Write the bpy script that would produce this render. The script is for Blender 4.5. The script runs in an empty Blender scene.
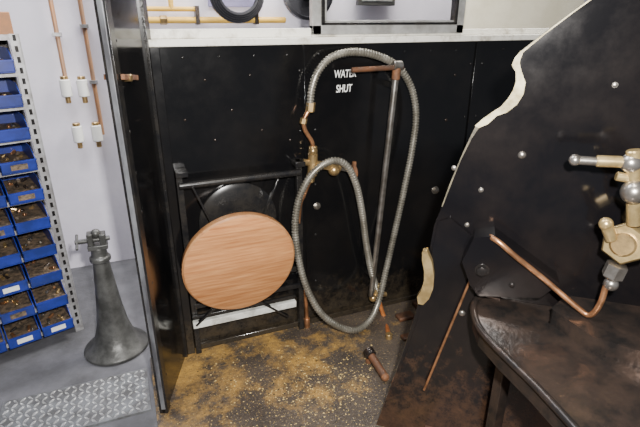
import bpy, bmesh, math, random
from mathutils import Vector, Matrix
random.seed(4)
# ------------------------------------------------------------------ camera
th=math.radians(22);ya=math.radians(22)
fwd=Vector((math.sin(ya)*math.cos(th),math.cos(ya)*math.cos(th),-math.sin(th)))
R=Vector((math.cos(ya),-math.sin(ya),0));U=R.cross(fwd)
C=Vector((0,0,1.25))
cam=bpy.data.cameras.new("camera");cam.sensor_width=36;cam.lens=27;cam.clip_start=.02
co=bpy.data.objects.new("camera",cam);bpy.context.scene.collection.objects.link(co)
co.matrix_world=Matrix.Translation(C)@Matrix((R,U,-fwd)).transposed().to_4x4()
bpy.context.scene.camera=co
# survey helper: where a sight line from the tripod meets a real plane
def hit(px,py,p0,n):
    d=fwd+R*((px-320)/480)-U*((py-213.5)/480)
    t=(Vector(p0)-C).dot(Vector(n))/d.dot(Vector(n))
    return C+d*t
def W(px,py,off=0.0): return hit(px,py,(0,1.695-off,0),(0,1,0))
def F(px,py,z=0): return hit(px,py,(0,0,z),(0,0,1))
B=math.radians(40);PE=Vector((math.cos(B),-math.sin(B),0));PN=Vector((-math.sin(B),-math.cos(B),0));P0=Vector((.64,1.05,0))
def P(px,py,off=0.0): return hit(px,py,P0+PN*off,PN)
# ------------------------------------------------------------------ materials
def mat(name,c1,c2=None,rough=.5,rough2=None,metal=0,scale=8,lo=.4,hi=.6,bump=0,bscale=60,stretch=None,dust=None,spec=None):
    m=bpy.data.materials.new(name);m.use_nodes=True;nt=m.node_tree;N=nt.nodes;L=nt.links
    b=N["Principled BSDF"];b.inputs["Metallic"].default_value=metal;b.inputs["Roughness"].default_value=rough
    b.inputs["Base Color"].default_value=(*c1,1)
    if spec is not None:b.inputs["Specular IOR Level"].default_value=spec
    g=N.new("ShaderNodeNewGeometry");vec=g.outputs["Position"]
    if stretch:
        mp=N.new("ShaderNodeMapping");mp.inputs["Scale"].default_value=stretch;L.new(vec,mp.inputs[0]);vec=mp.outputs[0]
    col=None
    if c2:
        n=N.new("ShaderNodeTexNoise");n.inputs["Scale"].default_value=scale;n.inputs["Detail"].default_value=8;n.inputs["Roughness"].default_value=.65
        L.new(vec,n.inputs["Vector"])
        r=N.new("ShaderNodeMapRange");r.inputs[1].default_value=lo;r.inputs[2].default_value=hi;L.new(n.outputs["Fac"],r.inputs[0])
        mx=N.new("ShaderNodeMix");mx.data_type='RGBA';mx.inputs[6].default_value=(*c1,1);mx.inputs[7].default_value=(*c2,1)
        L.new(r.outputs[0],mx.inputs[0]);col=mx.outputs[2]
        if rough2 is not None:
            rr=N.new("ShaderNodeMapRange");rr.inputs[3].default_value=rough;rr.inputs[4].default_value=rough2
            L.new(r.outputs[0],rr.inputs[0]);L.new(rr.outputs[0],b.inputs["Roughness"])
    if dust:  # (colour, z_top, strength)
        sx=N.new("ShaderNodeSeparateXYZ");L.new(g.outputs["Position"],sx.inputs[0])
        mr=N.new("ShaderNodeMapRange");mr.inputs[1].default_value=dust[1];mr.inputs[2].default_value=0;mr.inputs[3].default_value=0;mr.inputs[4].default_value=1
        L.new(sx.outputs[2],mr.inputs[0])
        n2=N.new("ShaderNodeTexNoise");n2.inputs["Scale"].default_value=26;n2.inputs["Detail"].default_value=10;n2.inputs["Roughness"].default_value=.8
        L.new(g.outputs["Position"],n2.inputs["Vector"])
        ad=N.new("ShaderNodeMath");ad.operation='MULTIPLY_ADD';L.new(mr.outputs[0],ad.inputs[0]);ad.inputs[1].default_value=.40;L.new(n2.outputs["Fac"],ad.inputs[2])
        r2=N.new("ShaderNodeMapRange");r2.inputs[1].default_value=.66;r2.inputs[2].default_value=.98;r2.inputs[4].default_value=dust[2];L.new(ad.outputs[0],r2.inputs[0])
        m2=N.new("ShaderNodeMix");m2.data_type='RGBA';L.new(r2.outputs[0],m2.inputs[0])
        if col:L.new(col,m2.inputs[6])
        else:m2.inputs[6].default_value=(*c1,1)
        m2.inputs[7].default_value=(*dust[0],1);col=m2.outputs[2]
    if col:L.new(col,b.inputs["Base Color"])
    if bump:
        n3=N.new("ShaderNodeTexNoise");n3.inputs["Scale"].default_value=bscale;n3.inputs["Detail"].default_value=6;L.new(vec,n3.inputs["Vector"])
        bp=N.new("ShaderNodeBump");bp.inputs["Strength"].default_value=bump;bp.inputs["Distance"].default_value=.01
        L.new(n3.outputs["Fac"],bp.inputs["Height"]);L.new(bp.outputs[0],b.inputs["Normal"])
    return m
BLK=mat("black_paint",(.0045,.0045,.005),(.009,.008,.0075),rough=.12,rough2=.22,scale=4,lo=.45,hi=.75,bump=.05,bscale=5,dust=((.10,.075,.045),.30,.40))
BLKP=mat("black_gloss",(.0045,.0042,.005),(.012,.009,.008),rough=.12,rough2=.24,scale=4,lo=.42,hi=.72,bump=.05,bscale=5,dust=((.12,.06,.03),.50,.55))
BLKF=mat("black_frame",(.008,.008,.009),(.02,.018,.016),rough=.25,scale=20)
STEELD=mat("dark_steel",(.028,.025,.024),(.07,.05,.04),rough=.25,metal=.6,scale=12,bump=.12)
STEEL=mat("steel",(.50,.47,.43),(.28,.25,.21),rough=.28,metal=.9,scale=20)
GALV=mat("galvanised",(.46,.46,.47),(.30,.29,.29),rough=.45,metal=.5,scale=25)
EDGE=mat("worn_edge",(.26,.27,.29),(.10,.10,.11),rough=.4,metal=.5,scale=14,stretch=(1,1,.3))
ALU=mat("window_alu",(.55,.55,.53),(.36,.35,.33),rough=.35,metal=.5,scale=12)
RAIL=mat("rail_paint",(.82,.80,.72),(.40,.36,.28),rough=.45,scale=16,lo=.5,hi=.7)
HOSE=mat("hose_metal",(.36,.34,.29),(.20,.185,.15),rough=.32,metal=.6,scale=9)
COP=mat("copper",(.60,.30,.15),(.28,.14,.07),rough=.32,metal=.8,scale=22)
COPT=mat("copper_tarnished",(.55,.28,.14),(.42,.26,.17),rough=.5,metal=.3,scale=12)
COPO=mat("copper_bright",(.75,.27,.08),(.5,.17,.06),rough=.32,metal=.5,scale=22)
BRS=mat("brass",(.66,.45,.20),(.36,.25,.12),rough=.28,metal=.8,scale=25)
BRSC=mat("brass_pale",(.74,.56,.27),(.45,.32,.14),rough=.28,metal=.75,scale=18)
RUST=mat("rust",(.10,.045,.022),(.20,.085,.035),rough=.7,scale=18,bump=.3)
RUSTD=mat("rust_dark",(.05,.028,.018),(.13,.055,.025),rough=.55,scale=9,bump=.2)
RUSTP=mat("rust_pinkish",(.16,.075,.05),(.07,.035,.024),rough=.55,scale=7,bump=.1)
CREAM=mat("cream_edge",(.70,.62,.38),(.30,.24,.10),rough=.5,scale=26,lo=.42,hi=.65)
CREAMD=mat("cream_edge_worn",(.14,.12,.075),(.03,.026,.02),rough=.5,scale=26,lo=.42,hi=.65)
BOARD=mat("cream_board",(.90,.84,.66),(.80,.74,.56),rough=.7,scale=5)
LILAC=mat("lilac_board",(.42,.38,.62),(.32,.30,.50),rough=.7,scale=5)
WHITE=mat("white_paint",(.85,.85,.82),rough=.6)
WBAR=mat("bar_whitish",(.72,.73,.68),(.42,.42,.38),rough=.45,scale=18)
SHOP=mat("shop_wall",(.80,.77,.86),(.68,.65,.75),rough=.8,scale=2.5,bump=.05)
CONC=mat("concrete",(.13,.13,.145),(.065,.065,.07),rough=.6,scale=5,lo=.35,hi=.65,bump=.15)
PLATED=mat("tread_plate_base",(.24,.25,.26),(.13,.13,.13),rough=.42,metal=.5,scale=14)
PLATE=mat("tread_plate_stud",(.68,.69,.70),(.50,.50,.50),rough=.28,metal=.6,scale=14)
BIN=mat("bin_blue",(.016,.036,.30),(.012,.026,.17),rough=.35,scale=12)
BINC=mat("bin_contents",(.05,.04,.03),(.20,.14,.09),rough=.7,scale=45,bump=.5)
CAST=mat("cast_iron",(.12,.12,.115),(.055,.055,.052),rough=.4,metal=.4,scale=11,bump=.15)
RUB=mat("black_hose",(.02,.02,.025),rough=.4)
YEL=mat("yellow",(.85,.52,.08),(.70,.42,.07),rough=.5,scale=10)
ORG=mat("cardboard_orange",(.60,.25,.09),(.40,.20,.10),rough=.7,scale=8)
GRIT=mat("coal_grit",(.03,.027,.022),rough=.6); GRITY=mat("sandy_grit",(.52,.38,.15),rough=.8)
def floor_mat():
    m=bpy.data.materials.new("cab_floor_dirty");m.use_nodes=True;nt=m.node_tree;N=nt.nodes;L=nt.links
    b=N["Principled BSDF"];b.inputs["Roughness"].default_value=.45
    g=N.new("ShaderNodeNewGeometry")
    def noise(s,d=8,r=.65):
        n=N.new("ShaderNodeTexNoise");n.inputs["Scale"].default_value=s;n.inputs["Detail"].default_value=d;n.inputs["Roughness"].default_value=r;L.new(g.outputs["Position"],n.inputs["Vector"]);return n.outputs["Fac"]
    def rng(i,a,c,o=1):
        r=N.new("ShaderNodeMapRange");r.inputs[1].default_value=a;r.inputs[2].default_value=c;r.inputs[4].default_value=o;L.new(i,r.inputs[0]);return r.outputs[0]
    def mix(f,a,c):
        x=N.new("ShaderNodeMix");x.data_type='RGBA';L.new(f,x.inputs[0])
        for k,v in ((6,a),(7,c)):
            if isinstance(v,tuple):x.inputs[k].default_value=(*v,1)
            else:L.new(v,x.inputs[k])
        return x.outputs[2]
    base=mix(rng(noise(6),.35,.65),(.045,.036,.030),(.095,.074,.056))
    ds=N.new("ShaderNodeVectorMath");ds.operation='DISTANCE';L.new(g.outputs["Position"],ds.inputs[0]);ds.inputs[1].default_value=(.28,1.55,0)
    near=rng(ds.outputs["Value"],.60,.05)
    ml=N.new("ShaderNodeMath");ml.operation='MULTIPLY_ADD';L.new(near,ml.inputs[0]);ml.inputs[1].default_value=.15;L.new(noise(5,12,.72),ml.inputs[2])
    c=mix(rng(ml.outputs[0],.56,.74,.85),base,(.56,.32,.07))
    c=mix(rng(noise(130,3),.61,.66,.8),c,(.50,.36,.14))
    c=mix(rng(noise(70,3),.60,.67,.8),c,(.02,.016,.013))
    L.new(c,b.inputs["Base Color"])
    bp=N.new("ShaderNodeBump");bp.inputs["Strength"].default_value=.5;bp.inputs["Distance"].default_value=.01;L.new(noise(90,5),bp.inputs["Height"]);L.new(bp.outputs[0],b.inputs["Normal"])
    return m
CABF=floor_mat()
def wood_mat():
    m=bpy.data.materials.new("seat_wood");m.use_nodes=True;nt=m.node_tree;N=nt.nodes;L=nt.links
    b=N["Principled BSDF"];b.inputs["Roughness"].default_value=.30
    t=N.new("ShaderNodeTexCoord")
    mp=N.new("ShaderNodeMapping");mp.inputs["Scale"].default_value=(2.2,1,38);mp.inputs["Rotation"].default_value=(0,math.radians(-8),0);L.new(t.outputs["Object"],mp.inputs[0])
    n=N.new("ShaderNodeTexNoise");n.inputs["Scale"].default_value=2.5;n.inputs["Detail"].default_value=9;n.inputs["Roughness"].default_value=.6;L.new(mp.outputs[0],n.inputs["Vector"])
    cr=N.new("ShaderNodeValToRGB");cr.color_ramp.elements[0].position=.3;cr.color_ramp.elements[0].color=(.36,.135,.045,1)
    cr.color_ramp.elements[1].position=.7;cr.color_ramp.elements[1].color=(.68,.33,.135,1);L.new(n.outputs["Fac"],cr.inputs[0])
    sp=N.new("ShaderNodeSeparateXYZ");L.new(t.outputs["Object"],sp.inputs[0])
    mm=N.new("ShaderNodeMath");mm.operation='MULTIPLY';mm.inputs[1].default_value=13;L.new(sp.outputs[2],mm.inputs[0])
    fl=N.new("ShaderNodeMath");fl.operation='FLOOR';L.new(mm.outputs[0],fl.inputs[0])
    wn=N.new("ShaderNodeTexWhiteNoise");wn.noise_dimensions='1D';L.new(fl.outputs[0],wn.inputs["W"])
    mr=N.new("ShaderNodeMapRange");mr.inputs[3].default_value=.88;mr.inputs[4].default_value=1.1;L.new(wn.outputs["Value"],mr.inputs[0])
    vm=N.new("ShaderNodeVectorMath");vm.operation='SCALE';L.new(cr.outputs[0],vm.inputs[0]);L.new(mr.outputs[0],vm.inputs["Scale"])
    L.new(vm.outputs[0],b.inputs["Base Color"]);return m
WOOD=wood_mat()
WOODE=mat("seat_edge",(.38,.17,.07),(.48,.24,.10),rough=.4,scale=30)
GLS=bpy.data.materials.new("glass");GLS.use_nodes=True
_b=GLS.node_tree.nodes["Principled BSDF"];_b.inputs["Transmission Weight"].default_value=1;_b.inputs["Roughness"].default_value=.02;_b.inputs["IOR"].default_value=1.1
# ------------------------------------------------------------------ mesh kit
class MB:
    def __init__(s): s.v=[];s.f=[];s.mi=[];s.mats=[]
    def m(s,mt):
        if mt not in s.mats:s.mats.append(mt)
        return s.mats.index(mt)
    def add(s,vs,fs,mt):
        o=len(s.v);k=s.m(mt);s.v+=[Vector(v) for v in vs];s.f+=[[i+o for i in f] for f in fs];s.mi+=[k]*len(fs)
    def box(s,a,b,mt,M=None):
        vs=[Vector((x,y,z)) for x in(a[0],b[0]) for y in(a[1],b[1]) for z in(a[2],b[2])]
        if M:vs=[M@v for v in vs]
        s.add(vs,[(0,1,3,2),(4,6,7,5),(0,4,5,1),(2,3,7,6),(0,2,6,4),(1,5,7,3)],mt)
    def bar(s,p,q,w,h,mt,up=(0,0,1)):
        p=Vector(p);q=Vector(q);d=(q-p);l=d.length;d.normalize();u=Vector(up)
        if abs(d.dot(u))>.97:u=Vector((0,1,0))
        x=d.cross(u).normalized();u=x.cross(d)
        M=Matrix.Translation(p)@Matrix((x,d,u)).transposed().to_4x4()
        s.box((-w/2,0,-h/2),(w/2,l,h/2),mt,M)
    def lathe(s,p,ax,prof,mt,n=24,ph=0):
        p=Vector(p);ax=Vector(ax).normalized();u=ax.orthogonal().normalized();w=ax.cross(u)
        vs=[];fs=[]
        for h,r in prof:
            for i in range(n):
                a=2*math.pi*i/n+ph;vs.append(p+ax*h+(u*math.cos(a)+w*math.sin(a))*r)
        for j in range(len(prof)-1):
            for i in range(n):
                k=(i+1)%n;fs.append((j*n+i,j*n+k,(j+1)*n+k,(j+1)*n+i))
        fs.append(tuple(reversed(range(n))));fs.append(tuple(range((len(prof)-1)*n,len(prof)*n)))
        s.add(vs,fs,mt)
    def cyl(s,p,q,r,mt,n=16,r2=None):
        p=Vector(p);q=Vector(q);l=(q-p).length;r2=r if r2 is None else r2;c=min(r,r2,l)*.15
        s.lathe(p,q-p,[(0,r-c),(c,r),(l-c,r2),(l,r2-c)],mt,n)
    def ball(s,p,r,mt,sc=(1,1,1)):
        n=16;prof=[(-r*math.cos(math.pi*j/10),max(1e-4,r*math.sin(math.pi*j/10))) for j in range(11)]
        o=len(s.v);s.lathe(p,(0,0,1),prof,mt,n);p=Vector(p)
        for i in range(o,len(s.v)):
            d=s.v[i]-p;s.v[i]=p+Vector((d.x*sc[0],d.y*sc[1],d.z*sc[2]))
    def bolt(s,p,nrm,r,mt,dome=True):
        if dome:s.lathe(p,nrm,[(0,r),(r*.3,r*.92),(r*.55,r*.6),(r*.65,.05*r)],mt,12)
        else:
            s.lathe(p,nrm,[(0,r*1.3),(r*.2,r*1.3)],mt,16);s.lathe(Vector(p)+Vector(nrm)*r*.2,nrm,[(0,r),(r*.7,r),(r*.8,r*.8)],mt,6)
    def tube(s,pts,r,mt,n=12,step=.01,ribs=None):
        P=[Vector(p) for p in pts];P=[P[0]*2-P[1]]+P+[P[-1]*2-P[-2]];sm=[]
        for i in range(1,len(P)-2):
            for j in range(24):
                t=j/24;a,b,c,d=P[i-1],P[i],P[i+1],P[i+2]
                sm.append(.5*((2*b)+(c-a)*t+(2*a-5*b+4*c-d)*t*t+(3*b-a-3*c+d)*t**3))
        sm.append(P[-2]);out=[sm[0]];acc=0
        for a,b in zip(sm,sm[1:]):
            l=(b-a).length
            if l<1e-9: continue
            while acc+l>=step:
                t=(step-acc)/l;a=a.lerp(b,t);out.append(a.copy());l=(b-a).length;acc=0
                if l<1e-9:break
            acc+=l
        out.append(sm[-1])
        u=(out[1]-out[0]).orthogonal().normalized();vs=[];fs=[]
        for i,p in enumerate(out):
            d=(out[min(i+1,len(out)-1)]-out[max(i-1,0)]).normalized();u=(u-d*u.dot(d)).normalized();w=d.cross(u)
            rr=r
            if ribs:rr=r*(1+ribs*(1 if i%4 in(0,1) else -1))
            for k in range(n):
                a=2*math.pi*k/n;vs.append(p+(u*math.cos(a)+w*math.sin(a))*rr)
        for j in range(len(out)-1):
            for i in range(n):
                k=(i+1)%n;fs.append((j*n+i,j*n+k,(j+1)*n+k,(j+1)*n+i))
        fs.append(tuple(reversed(range(n))));fs.append(tuple(range((len(out)-1)*n,len(out)*n)))
        s.add(vs,fs,mt)
    def prism(s,poly,dv,mt,side=None):
        n=len(poly);poly=[Vector(p) for p in poly];dv=Vector(dv)
        s.add(poly+[p+dv for p in poly],[tuple(range(n)),tuple(range(2*n-1,n-1,-1))],mt)
        s.add(poly+[p+dv for p in poly],[(i,i+n,(i+1)%n+n,(i+1)%n) for i in range(n)],side or mt)
    def obj(s,name,bevel=0,parent=None,origin=None,rot=None):
        me=bpy.data.meshes.new(name);o=Vector(origin) if origin else Vector()
        me.from_pydata([v-o for v in s.v],[],s.f)
        for x in s.mats:me.materials.append(x)
        me.polygons.foreach_set("material_index",s.mi);me.polygons.foreach_set("use_smooth",[True]*len(s.f))
        bm=bmesh.new();bm.from_mesh(me);bmesh.ops.recalc_face_normals(bm,faces=bm.faces);bm.to_mesh(me);bm.free()
        me.set_sharp_from_angle(angle=math.radians(38));me.update()
        ob=bpy.data.objects.new(name,me);bpy.context.scene.collection.objects.link(ob);ob.location=o
        if bevel:
            b=ob.modifiers.new("b","BEVEL");b.width=bevel;b.segments=2;b.limit_method='ANGLE';b.angle_limit=math.radians(50)
        if rot:ob.rotation_euler=rot
        if parent:ob.parent=parent
        return ob
def empty(name):
    e=bpy.data.objects.new(name,None);bpy.context.scene.collection.objects.link(e);e.empty_display_size=.1;return e
# ------------------------------------------------------------------ shell
a=MB();a.box((-3,-.8,-.06),(3.2,2.7,-.006),CONC);a.obj("ground_workshop")
a=MB();a.box((-.045,-.6,-.006),(2.4,1.70,0),CABF);a.obj("floor")
a=MB();a.box((-3,2.65,-.06),(3.2,2.75,2.6),SHOP);a.obj("wall_workshop")
a=MB();a.box((.095,1.695,0),(2.4,1.715,1.17),BLK);a.obj("wall_cab_side")
a=MB()
for x in(.635,1.39):
    a.box((x-.014,1.688,.0),(x+.014,1.695,1.17),BLK)
for z in(.2,.42,.64,.86,1.08):
    for x in(.605,.665,1.36,1.42):a.bolt((x,1.695,z),(0,-1,0),.0055,BLKF)
for i in range(14):a.bolt((.2+i*.12,1.695,1.135),(0,-1,0),.0055,BLKF)
for q in((185,120),(205,80),(250,75),(262,130),(215,140),(290,140),(232,110)):a.bolt(W(*q),(0,-1,0),.005,STEELD)
a.bolt(W(317,206),(0,-1,0),.012,STEEL,False);a.bolt(W(435,190),(0,-1,0),.014,STEEL,False)
a.bolt(W(446,120),(0,-1,0),.007,STEELD);a.bolt(W(455,75),(0,-1,0),.006,STEELD)
a.obj("trim_2",bevel=.001)
a=MB();a.box((.097,1.66,0),(.128,1.695,1.17),BLK);a.obj("trim_3",bevel=.002)
a=MB();a.box((.06,1.655,1.17),(2.4,1.72,1.192),RAIL);a.box((.06,1.70,1.192),(.655,1.72,1.222),RAIL);a.box((1.30,1.70,1.192),(2.4,1.72,1.215),RAIL);a.box((.655,1.70,1.192),(1.30,1.72,1.2),RAIL)
a.obj("trim_1",bevel=.003)
a=MB();a.bar((.14,1.685,.012),(1.5,1.685,.012),.02,.024,BLK);a.obj("baseboard_cab_side",bevel=.003)
# hinged black door leaf on the left
hp=Vector((.094,1.690,0));fp=Vector((-.02,1.375,0));dv=(fp-hp).normalized();nv=Vector((dv.y,-dv.x,0))
a=MB()
M=Matrix.Translation(hp)@Matrix((dv,-nv,Vector((0,0,1)))).transposed().to_4x4()
L0=(fp-hp).length
a.box((0,-.006,0),(L0,.006,2.0),BLK,M)
a.box((L0-.035,-.014,0),(L0,.014,2.0),BLKF,M)
a.box((L0,-.006,.02),(L0+.004,.008,2.0),EDGE,M)
a.box((.0,-.016,0),(.04,.016,2.0),BLKF,M)
for i in range(11):
    for sd in(-1,1):a.bolt(M@Vector((L0-.055,sd*.006,.12+i*.12)),(M.to_3x3()@Vector((0,sd,0))),.005,BLKF)
for sd in(-1,1):
    a.bar(M@Vector((L0-.16,sd*.012,1.095)),M@Vector((L0-.02,sd*.022,1.112)),.010,.014,RUST);a.cyl(M@Vector((L0-.07,sd*.006,1.104)),M@Vector((L0-.07,sd*.028,1.104)),.010,BRS)
a.obj("door_1",bevel=.001)
# sliding window
a=MB();y0,y1=1.690,1.722
xl,xr=.655,1.30
a.box((xl,y0,1.20),(xl+.034,y1,1.75),ALU);a.box((xr-.034,y0,1.20),(xr,y1,1.75),ALU)
a.box((xl,y0,1.20),(xr,y1,1.232),ALU);a.box((xl,y0,1.72),(xr,y1,1.755),ALU)
for sgn in(0,1):
    x0=xl+.034 if sgn==0 else xr-.046
    a.box((x0,y0-.004,1.232),(x0+.012,y1,1.72),BLKF)
a.box((xl+.034,y0-.004,1.232),(xr-.034,y1,1.240),BLKF)
a.box((xl+.046,y0+.004,1.240),(xl+.056,y1,1.72),ALU);a.box((xl+.046,y0+.004,1.240),(xr-.046,y1,1.248),ALU)
a.box((xl+.04,1.706,1.24),(xr-.04,1.710,1.73),GLS)
a.obj("window_1",bevel=.002)
# ------------------------------------------------------------------ workshop background
SW=lambda px,py,off=0:hit(px,py,(0,2.65-off,0),(0,1,0))
a=MB()
for x,zl in((SW(62,60,.03).x,SW(66,92,.03).z),(SW(90,60,.03).x,SW(96,135,.03).z)):
    a.cyl((x,2.62,zl),(x,2.62,2.3),.010,COPT)
    for z in(zl+.25,zl+.5):a.box((x-.018,2.60,z),(x+.018,2.649,z+.015),GALV)
for q in((66,88),(83,88),(78,134),(97,133)):
    c=SW(*q,.035);a.cyl(c-Vector((0,0,.04)),c+Vector((0,0,.04)),.024,WHITE,20);a.cyl(c+Vector((0,0,.04)),c+Vector((0,0,.055)),.018,BRS);a.cyl(c-Vector((0,0,.07)),c-Vector((0,0,.04)),.012,BRS)
    a.box((c.x-.012,c.y,c.z-.02),(c.x+.012,2.649,c.z+.02),WHITE)
a.obj("gas_pipework")
a=MB()
zy=SW(230,20).z
a.cyl((.03,2.62,zy),(.86,2.62,zy),.015,YEL,16);a.cyl((.03,2.62,zy+.05),(.40,2.62,zy+.05),.011,YEL,16)
for i in range(3):
    x=.10+i*.30;a.box((x-.010,2.60,zy-.02),(x+.010,2.649,zy+.065),STEELD)
a.cyl((.22,2.62,zy),(.255,2.62,zy),.022,BRS,6)
a.cyl((.28,2.62,zy+.05),(.28,2.62,2.3),.012,YEL)
a.obj("yellow_gas_pipes")
a=MB();x1,x2=SW(208,5).x,SW(262,5).x;z1=SW(240,7).z
a.box((x1,2.635,z1),(x2,2.649,z1+.3),LILAC);a.obj("notice_board",bevel=.002)
a=MB();a.box((SW(463,10).x,2.635,1.0),(3.0,2.649,2.2),BOARD);a.box((SW(463,10).x-.03,2.63,1.0),(SW(463,10).x,2.649,2.2),ALU);a.obj("wall_panel_cream")
a=MB()
x=.60;r=.13;zc=zy-.005+r
for j in range(4):
    pts=[(x+(r-.010*j)*math.cos(t),2.585-.008*j,zc+(r-.010*j)*math.sin(t)) for t in [i*math.pi/9 for i in range(19)]]
    a.tube(pts,.011,RUB,8,.02)
a.cyl((x,2.54,zc+r-.05),(x,2.649,zc+r-.05),.008,STEEL)
a.obj("coiled_hoses")
a=MB();c=SW(303,-8);a.lathe((c.x,2.585,c.z),(0,-1,0),[(0,.14),(.03,.14),(.035,.125),(.02,.12),(.025,.05),(.055,.04),(.06,.01)],RUB,32);a.cyl((c.x,2.649,c.z),(c.x,2.585,c.z),.04,RUB)
a.obj("extractor_fan")
a=MB();c=SW(368,0);a.box((c.x-.10,2.57,c.z-.03),(c.x+.13,2.60,c.z+.16),CAST);a.box((c.x-.08,2.565,c.z-.01),(c.x+.11,2.57,c.z+.14),GALV);a.box((c.x-.05,2.60,c.z+.03),(c.x+.05,2.649,c.z+.12),CAST);a.obj("switch_box",bevel=.004)
# shelving rack
rk=empty("shelving_rack")
ro=Vector((-.302,2.02,0));an=math.radians(18)
RM=Matrix.Translation(ro)@Matrix.Rotation(an,4,'Z')
a=MB();Wd=.78;D=.27;H=1.205
for x in(0,-Wd):
    for y in(0,D):
        a.box((x-.002,y-.002,-.006),(x+.002,y+.03*(1 if y==0 else -1),H),GALV,RM);a.box((x-.03 if x==0 else x,y-.002,-.006),(x if x==0 else x+.03,y+.002,H),GALV,RM)
for i in range(33):
    a.box((-.02,-.0035,.03+i*.036),(-.010,-.0015,.05+i*.036),BLKF,RM)
    a.box((.0015,.010,.03+i*.036),(.0035,.02,.05+i*.036),BLKF,RM)
zs=[.05+.115*i for i in range(10)]
for z in zs+[H]:a.box((-Wd,0,z-.012),(0,D,z-.004),GALV,RM);a.box((-Wd,-.001,z-.02),(0,.003,z-.002),GALV,RM)
a.box((-Wd,D-.003,0),(0,D,H),STEELD,RM)
a.obj("rack_frame",parent=rk)
a=MB();w=.122
for z in zs:
    for j in range(6):
        x0=-.035-(j+1)*w+.004;x1=x0+w-.008;h=.074;y0_=-.045;y1_=.2
        a.box((x0,y0_,z-.003),(x1,y1_,z+.002),BIN,RM)
        a.box((x0,y1_-.003,z),(x1,y1_,z+h),BIN,RM)
        for xx in(x0,x1-.003):
            vs=[(xx,y0_,z),(xx,y0_,z+.036),(xx,y0_+.06,z+h),(xx,y1_,z+h),(xx,y1_,z)]
            a.prism([RM@Vector(v) for v in vs],RM.to_3x3()@Vector((.003,0,0)),BIN)
        a.box((x0,y0_,z),(x1,y0_+.004,z+.038),BIN,RM)
        a.box((x0-.001,y0_-.004,z+.034),(x1+.001,y0_+.004,z+.040),BIN,RM)
        if random.random()<.5:a.box((x0+.03,y0_-.0015,z+.008),(x1-.03,y0_,z+.028),WHITE if random.random()<.4 else BINC,RM)
        hh=.02+random.random()*.03
        a.box((x0+.004,y0_+.006,z+.002),(x1-.004,y1_-.005,z+hh),BINC,RM)
        for k in range(8):
            px_=random.uniform(x0+.02,x1-.02);py_=random.uniform(y0_+.02,y1_-.03)
            p=RM@Vector((px_,py_,z+hh));q=p+Vector((random.uniform(-.02,.02),random.uniform(-.03,.03),.008));a.cyl(p,q,.006,random.choice((STEEL,BINC,BRS,STEELD,COP)),8)
a.obj("storage_bins",parent=rk)
a=MB()
for x,wi,hh,mt in((-.065,.11,.07,ORG),(-.19,.11,.11,CAST),(-.34,.15,.10,ORG),(-.52,.17,.09,ORG)):a.box((x-wi/2,.01,H-.004),(x+wi/2,.22,H+hh),mt,RM)
a.obj("cardboard_boxes",parent=rk,bevel=.004)
# pedestal with small vice
a=MB();c=Vector((-.165,1.83,-.006))
a.lathe(c,(0,0,1),[(0,.122),(.012,.125),(.022,.116),(.04,.092),(.07,.074),(.12,.060),(.20,.048),(.30,.038),(.38,.031),(.40,.030),(.405,.038),(.42,.038),(.425,.03),(.46,.026)],CAST,40)
c=c+Vector((0,0,.455))
a.box(c+Vector((-.035,-.025,0)),c+Vector((.035,.025,.018)),CAST)
a.box(c+Vector((-.032,-.022,.018)),c+Vector((-.012,.022,.065)),CAST);a.box(c+Vector((.010,-.022,.015)),c+Vector((.032,.022,.06)),CAST)
a.cyl(c+Vector((-.075,0,.035)),c+Vector((.045,0,.035)),.009,CAST);a.cyl(c+Vector((-.068,-.035,.02)),c+Vector((-.068,.035,.05)),.005,CAST)
a.ball(c+Vector((.0,0,.06)),.018,CAST)
a.obj("pedestal_vice",bevel=.003)
# chequer plate
a=MB();a.box((-.54,1.41,-.006),(-.06,1.64,.002),PLATED)
nx,ny=20,10
for i in range(nx):
    for j in range(ny):
        x=-.535+(i+.5)*.47/nx;y=1.415+(j+.5)*.22/ny;an_=math.radians(45 if (i+j)%2 else -45)
        u=Vector((math.cos(an_),math.sin(an_),0));w_=Vector((-u.y,u.x,0));cc=Vector((x,y,.002))
        vs=[cc+u*.0125,cc+w_*.004,cc-u*.0125,cc-w_*.004]+[cc+Vector((0,0,.004))+u*.007,cc+Vector((0,0,.004))+w_*.0018,cc+Vector((0,0,.004))-u*.007,cc+Vector((0,0,.004))-w_*.0018]
        a.add(vs,[(0,1,5,4),(1,2,6,5),(2,3,7,6),(3,0,4,7),(4,5,6,7)],PLATE)
a.obj("tread_plate")
# ------------------------------------------------------------------ folding seat
st=empty("folding_seat")
a=MB()
yb=1.665
TL=W(163,172,.03);TR=W(298,160,.03)
xL=.142
a.bar((xL,yb,.0),(xL,yb,TL.z),.022,.028,BLKF);a.bar((TR.x,yb,.0),(TR.x,yb,TR.z),.022,.028,BLKF)
z1=W(170,187,.05).z;a.cyl((xL-.005,1.64,z1),(TR.x,1.64,z1),.013,BLKF)
a.box((xL-.012,1.635,TL.z-.02),(xL+.03,1.694,TL.z),BLKF);a.box((TR.x-.02,1.635,TR.z-.02),(TR.x+.02,1.694,TR.z),BLKF)
for p,q in(((192,186),(214,228)),((278,178),(260,225)),((250,296),(288,316)),((222,300),(196,325))):
    a.bar(W(*p,.06),W(*q,.06),.008,.020,BLKF,up=(0,-1,0))
c=W(240,222,.03)
a.lathe((c.x,1.694,c.z),(0,-1,0),[(0,.15),(.012,.15),(.02,.13),(.02,.02)],BLKF,48)
c=W(239,260,.10)
a.cyl((c.x,1.69,c.z),(c.x,1.625,c.z),.04,BLKF);a.box((c.x-.14,1.63,c.z-.02),(c.x+.14,1.645,c.z+.02),BLKF);a.box((c.x-.02,1.63,c.z-.12),(c.x+.02,1.645,c.z+.12),BLKF)
for zz in(.30,.22):a.bar((xL,1.655,zz),(TR.x,1.655,zz),.012,.022,BLKF)
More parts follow.
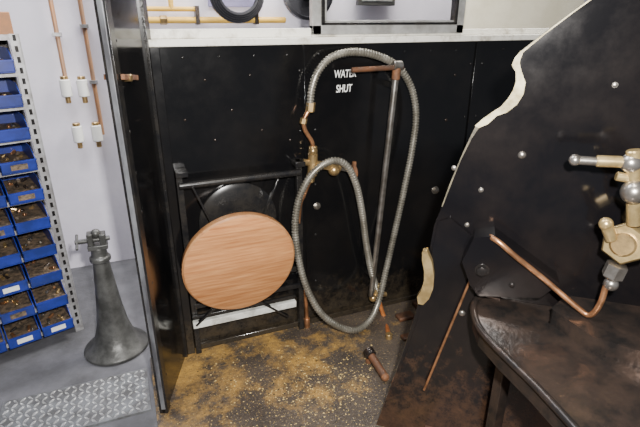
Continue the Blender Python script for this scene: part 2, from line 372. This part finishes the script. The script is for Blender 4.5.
a.obj("frame",parent=st,bevel=.002)
a=MB();p=W(188,326,.06);q=W(296,304,.06)
zc=(p.z+q.z)/2;a.bar((max(p.x,.13),1.64,zc),(q.x,1.64,zc),.022,.028,WBAR)
a.bar((max(p.x,.13),1.642,zc+.032),(q.x,1.642,zc+.032),.012,.012,BLKF)
a.obj("lower_rail",parent=st,bevel=.002)
a=MB();c=W(240,263,.115);rs=.211
a.lathe((0,.018,0),(0,-1,0),[(0,rs-.004),(.006,rs),(.028,rs),(.034,rs-.006)],WOODE,96)
a.lathe((0,-.0155,0),(0,-1,0),[(0,rs-.0055),(.002,rs-.010),(.0025,.01)],WOOD,96)
o=a.obj("seat_disc",parent=st);o.location=c;o.rotation_euler=(math.radians(9),0,0)
# ------------------------------------------------------------------ water hose set
hs=empty("water_hose_assembly")
def path(l): return [W(*q) for q in l]
a=MB()
pts=path([(310,106,.055),(312,88,.055),(319,70,.055),(332,57,.055),(352,52,.06),(375,55,.06),(397,66,.06),(411,87,.06),(416,115,.065),(412,150,.07),(404,190,.075),(394,235,.08),(386,270,.095),(379,300,.12),(370,320,.15),(356,330,.17),(338,326,.16),(320,312,.14),(306,286,.11),(298,255,.085),(295,225,.075),(300,196,.07),(313,173,.075),(331,161,.08),(346,165,.08),(356,184,.08),(362,212,.075),(366,242,.07),(371,270,.065),(377,290,.06)])
pts=[Vector((p.x,p.y,max(p.z,.016))) for p in pts]
a.tube(pts,.0130,HOSE,14,.0028,ribs=.11)
a.obj("flexible_conduit",parent=hs)
a=MB()
a.tube(path([(310,108,.055),(304,120,.055),(305,130,.05),(312,142,.045),(313,152,.045)]),.0085,COP,12,.006)
a.cyl(W(310,112,.055),W(311,102,.055),.017,BRS,6);a.cyl(W(304,118,.055),W(303,124,.055),.013,BRS,6)
a.cyl(W(313,146,.045),W(313,156,.045),.016,BRS,6);a.cyl(W(313,153,.045),W(312,176,.045),.019,BRS);a.cyl(W(311,174,.045),W(310,182,.045),.017,BRS,6)
a.cyl(W(303,162,.045),W(326,165,.045),.013,BRS);a.cyl(W(322,165,.045),W(340,168,.045),.018,BRS,6);a.ball(W(334,170,.05),.024,BRS)
a.cyl(W(338,168,.05),W(352,171,.05),.008,STEEL)
a.ball(W(313,151,.05),.018,BRS)
wc=W(352,172,.05);a.lathe(wc,(1,0,0),[(0,.026),(.004,.030),(.010,.030),(.014,.026)],RUST,20)
a.bar(wc+Vector((.004,-.01,-.04)),wc+Vector((.004,-.01,.045)),.012,.012,RUST)
a.tube(path([(310,180,.045),(305,192,.04),(300,205,.04),(299,225,.035),(300,255,.035),(303,280,.035),(306,305,.035),(307,328,.035)]),.009,COP,12,.008)
a.cyl(W(307,318,.035),W(307,330,.035),.013,COP)
for q in((313,165),(306,305)):
    p=W(*q,.035);a.box((p.x-.012,p.y,p.z-.01),(p.x+.012,1.694,p.z+.01),BLKF)
p=W(345,56,.06);a.box((p.x-.006,p.y,p.z-.006),(p.x+.006,1.694,p.z+.006),BLKF)
a.obj("brass_valve_and_pipe",parent=hs)
a=MB()
t=W(397,66,.085);b_=W(371,296,.065)
a.cyl(b_,t,.0125,STEEL,16);a.cyl(b_.lerp(t,.95),t+Vector((.001,0,.010)),.016,RUST,14)
a.cyl(W(352,70,.085),W(403,67,.085),.0095,RUSTD,12);a.cyl(t-Vector((.016,0,-.002)),t+Vector((.02,0,.002)),.018,STEEL,14)
p=b_.lerp(t,.93);a.box((p.x-.008,p.y,p.z-.01),(p.x+.008,1.694,p.z+.01),BLKF)
p=b_.lerp(t,.10);a.box((p.x-.008,p.y,p.z-.01),(p.x+.008,1.694,p.z+.01),BLKF)
a.cyl(W(377,284,.06),W(377,297,.06),.016,BRSC,6);a.cyl(W(370,296,.06),W(386,294,.06),.012,BRS);a.ball(W(373,298,.06),.018,BRS)
e_=F(389,336,.012)
a.tube([W(378,296,.06),W(381,308,.075),W(385,320,.10),e_],.010,COPO,12,.006)
a.cyl(e_+Vector((0,0,-.012)),e_+Vector((0,0,.012)),.015,BRS)
a.bar(W(368,322,.08),W(394,327,.08),.012,.010,RUSTD)
a.obj("spindle_handle",parent=hs)
tc=bpy.data.curves.new("painted_lettering","FONT");tc.body="WATER\n SHUT";tc.size=.040;tc.space_line=1.35;tc.extrude=.0004;tc.offset=.0004;tc.shear=.12
to=bpy.data.objects.new("painted_lettering",tc);bpy.context.scene.collection.objects.link(to);to.location=W(334,78)+Vector((0,-.0006,0));to.rotation_euler=(math.radians(90),math.radians(-1),0);to.scale=(.66,1,1);tc.materials.append(WHITE)
# floor pieces
a=MB();p=F(369,352,.05);q=F(385,377,.018)
a.cyl(p,q,.015,RUSTD,16);a.cyl(p+(p-q).normalized()*.01,p+(q-p).normalized()*.02,.022,STEELD,16);a.ball(q,.016,RUST);a.cyl(Vector((p.x,p.y,0)),p,.012,RUST)
a.obj("drain_pipe_stub")
a=MB()
for cx,cy,s in((405,318,.04),(424,306,.05),(408,338,.03)):
    p=F(cx,cy);a.box((p.x-s,p.y-s*.6,0),(p.x+s,p.y+s*.6,s*.5),RUSTD,None)
a.obj("floor_bracket",bevel=.006)
a=MB()
for i in range(1300):
    px=random.gauss(325,60);py=random.gauss(386,22)
    if py<345 or py>440 or px<195 or px>372:continue
    p=F(px,py)
    if p.x<.05 or p.y>1.64:continue
    r=random.choice((.0015,.002,.0025,.003,.0045));mt=GRITY if random.random()<.65 else GRIT
    vs=[p+Vector((random.uniform(.6,1.2)*r*x,random.uniform(.6,1.2)*r*y,max(0,r*.7*z))) for x,y,z in((1,0,.5),(-1,0,.5),(0,1,.5),(0,-1,.5),(0,0,1.3),(0,0,0))]
    a.add(vs,[(0,2,4),(2,1,4),(1,3,4),(3,0,4),(2,0,5),(1,2,5),(3,1,5),(0,3,5)],mt)
a.obj("coal_grit")
# ------------------------------------------------------------------ boiler backhead
bh=empty("boiler_backhead")
cont=[(376,427),(400,362),(418,305),(426,268),(434,226),(444,202),(460,160),(472,134),(484,119),(502,106),(513,94),(517,80),(514,66),(521,52),(545,33),(570,14),(592,-2),(640,-42)]
poly=[P(*q) for q in cont];poly[0].z=0
zt=poly[-1].z
poly+= [P0+PE*1.15+Vector((0,0,zt)),P0+PE*1.15]
a=MB();a.prism(poly,PN*-.028,BLKP,BLKP);a.obj("lagging_plate",parent=bh)
a=MB()
sc_=[(442,206),(450,184),(460,160),(470,138),(476,126),(484,119),(494,112),(502,107),(509,99),(514,91),(517,82),(517,73),(513,65),(516,58),(522,51),(545,33),(570,14),(592,-2),(640,-42)]
wid=[.002,.003,.002,.004,.008,.015,.011,.017,.022,.022,.018,.010,.014,.010,.004,.002,.002,.002,.002]
seg=[P(*q,.002) for q in sc_];inn=[]
for i,p in enumerate(seg):
    d=(seg[min(i+1,len(seg)-1)]-seg[max(i-1,0)]).normalized();k=d.cross(PN).normalized()
    if k.dot(PE)<0:k=-k
    inn.append(p+k*wid[i])
for i in range(len(seg)-1):
    mt=CREAMD if i<4 else CREAM
    a.prism([seg[i]-PE*.001,seg[i+1]-PE*.001,inn[i+1],inn[i]],PN*.003,mt)
    if 4<=i<14:a.prism([seg[i]-PE*.0025,seg[i+1]-PE*.0025,seg[i+1]-PE*.0005,seg[i]-PE*.0005],PN*-.006,mt)
a.obj("lagging_edge",parent=bh)
a=MB()
for q in((522,155),(481,190),(437,243),(462,313),(467,225),(615,85),(500,262),(454,168)):
    a.bolt(P(*q),PN,.010 if q[0] in(522,462) else .005,STEEL,q[0]in(522,462))
a.prism([P(*q,.01) for q in((438,222),(450,218),(474,238),(462,262),(452,270),(440,300),(425,345),(408,385),(396,385),(418,318),(430,262))],PN*-.011,BLKP)
a.prism([P(*q,.06) for q in((462,262),(474,238),(495,236),(560,284),(540,298),(478,296),(470,285))],PN*-.06,BLKP)
a.bolt(P(482,270,.06),PN,.014,STEELD,False);a.bolt(P(512,285,.06),PN,.008,STEELD)
a.obj("bracket",parent=bh,bevel=.003)
a=MB()
pts=[]
for u,v in((-4,-27),(1,-28),(6,-16),(8,-2),(7,10),(3,20),(-3,26),(-8,25),(-9,18),(-5,12),(-2,2),(-2,-8),(-4,-18)):pts.append(P(426+u,279+v,.032))
a.prism(pts,PN*-.022,BRSC);a.obj("curved_handhold",parent=bh,bevel=.002)
a=MB();a.cyl(P(471,278,.02),P(424,390,.02),.0038,COP,10);a.obj("drain_rod",parent=bh)
a=MB();zt=.55
out=[(560,280),(500,289),(484,293),(475,302),(474,314),(480,330),(500,352),(535,386),(573,427),(640,500),(860,520),(860,330)]
po=[F(*q,zt) for q in out]
def clip(p):
    d=(p-P0).dot(PN)
    return p-PN*(d-.001) if d<.001 else p
po=[clip(p) for p in po]
a.prism([p-Vector((0,0,.012)) for p in po],(0,0,.012),STEELD)
rim=po[1:10]
a.tube([p+Vector((0,0,.002)) for p in rim],.009,STEELD,10,.02)
for i in range(len(rim)-1):
    a.prism([rim[i],rim[i+1],rim[i+1]-Vector((0,0,.045)),rim[i]-Vector((0,0,.045))],(.006,-.002,0),STEELD)
for i in(4,7):
    p=rim[i]+Vector((.10,0,0));a.bar((p.x,p.y,0),(p.x,p.y,zt-.01),.03,.03,STEELD)
a.obj("tray",parent=bh,bevel=.001)
a=MB()
lid=[clip(F(*q,zt)) for q in((560,296),(548,322),(590,352),(720,392),(740,330))]
a.prism(lid,(0,0,.04),STEELD);a.obj("tray_lid",parent=bh,bevel=.008)
a=MB();q=[F(*k) for k in((455,395),(425,427),(440,520),(700,560),(720,430))]
q=[clip(p) for p in q]
a.prism(q,(0,0,.05),RUSTP);a.obj("ashpan",parent=bh,bevel=.01)
# fittings
a=MB();o=.11
a.cyl(P(574,160,o),P(626,163,o),.0095,STEEL,18);a.ball(P(575,160,o),.0125,STEEL);a.cyl(P(596,161,o),P(622,162,o),.0125,BRSC,18)
a.ball(P(631,163,o),.021,STEEL);a.cyl(P(634,150,o),P(634,225,o),.015,BRSC,16)
a.ball(P(634,192,o+.01),.026,STEEL,(1,1,1));a.cyl(P(616,176,o),P(650,182,o),.010,BRSC)
h=P(624,244,o);ax=(PN*.75-PE*.35+Vector((0,0,.15))).normalized()
a.lathe(h-ax*.03,ax,[(-.01,.042),(-.004,.048),(.028,.048),(.034,.043)],BRSC,6,.35)
a.lathe(h+ax*.004,ax,[(0,.026),(.008,.026),(.012,.022)],BRS,24)
a.cyl(P(606,224,o),P(612,240,o),.013,BRSC,16);a.ball(P(606,224,o),.015,BRSC)
a.lathe(P(618,264,o),(P(606,288,o)-P(618,264,o)),[(0,.020),(.002,.023),(.032,.023),(.036,.018)],STEEL,6)
a.cyl(P(640,163,o),P(640,163,0),.018,STEELD);a.cyl(P(642,245,o),P(642,245,0),.022,BRS)
a.ball(P(611,284,o),.016,STEEL)
a.tube([P(606,286,o),P(600,304,o),P(590,315,.10),P(578,308,.09),P(545,280,.07),P(515,256,.07),P(500,243,.068),P(491,237,.05),P(489,236,.0)],.007,COP,12,.006)
a.obj("brass_valve",parent=bh)
# ------------------------------------------------------------------ lights
def area(name,loc,tgt,size,e,col=(1,1,1)):
    l=bpy.data.lights.new(name,'AREA');l.size=size;l.energy=e;l.color=col
    o=bpy.data.objects.new(name,l);bpy.context.scene.collection.objects.link(o);o.location=loc
    o.rotation_euler=(Vector(tgt)-Vector(loc)).to_track_quat('-Z','Y').to_euler()
area("flash_lamp",(.10,-.02,1.38),(.55,1.6,.45),.05,68,(1,.97,.93))
area("cab_overhead_area",(.5,.6,2.3),(.6,1.2,0),.4,10,(1,.93,.84))  # warm area light above the cab, pointing down at the floor
area("workshop_lamp",(-.3,2.1,2.9),(-.2,2.3,0),1.2,58,(.93,.95,1))
area("workshop_wall_fill",(1.2,2.15,2.4),(1.2,2.65,1.3),.9,75,(1,.96,.88))  # added warm fill to brighten the cream wall zone, not a real fitting
w=bpy.data.worlds.new("world");bpy.context.scene.world=w;w.use_nodes=True
w.node_tree.nodes["Background"].inputs[0].default_value=(.75,.8,.9,1);w.node_tree.nodes["Background"].inputs[1].default_value=.20
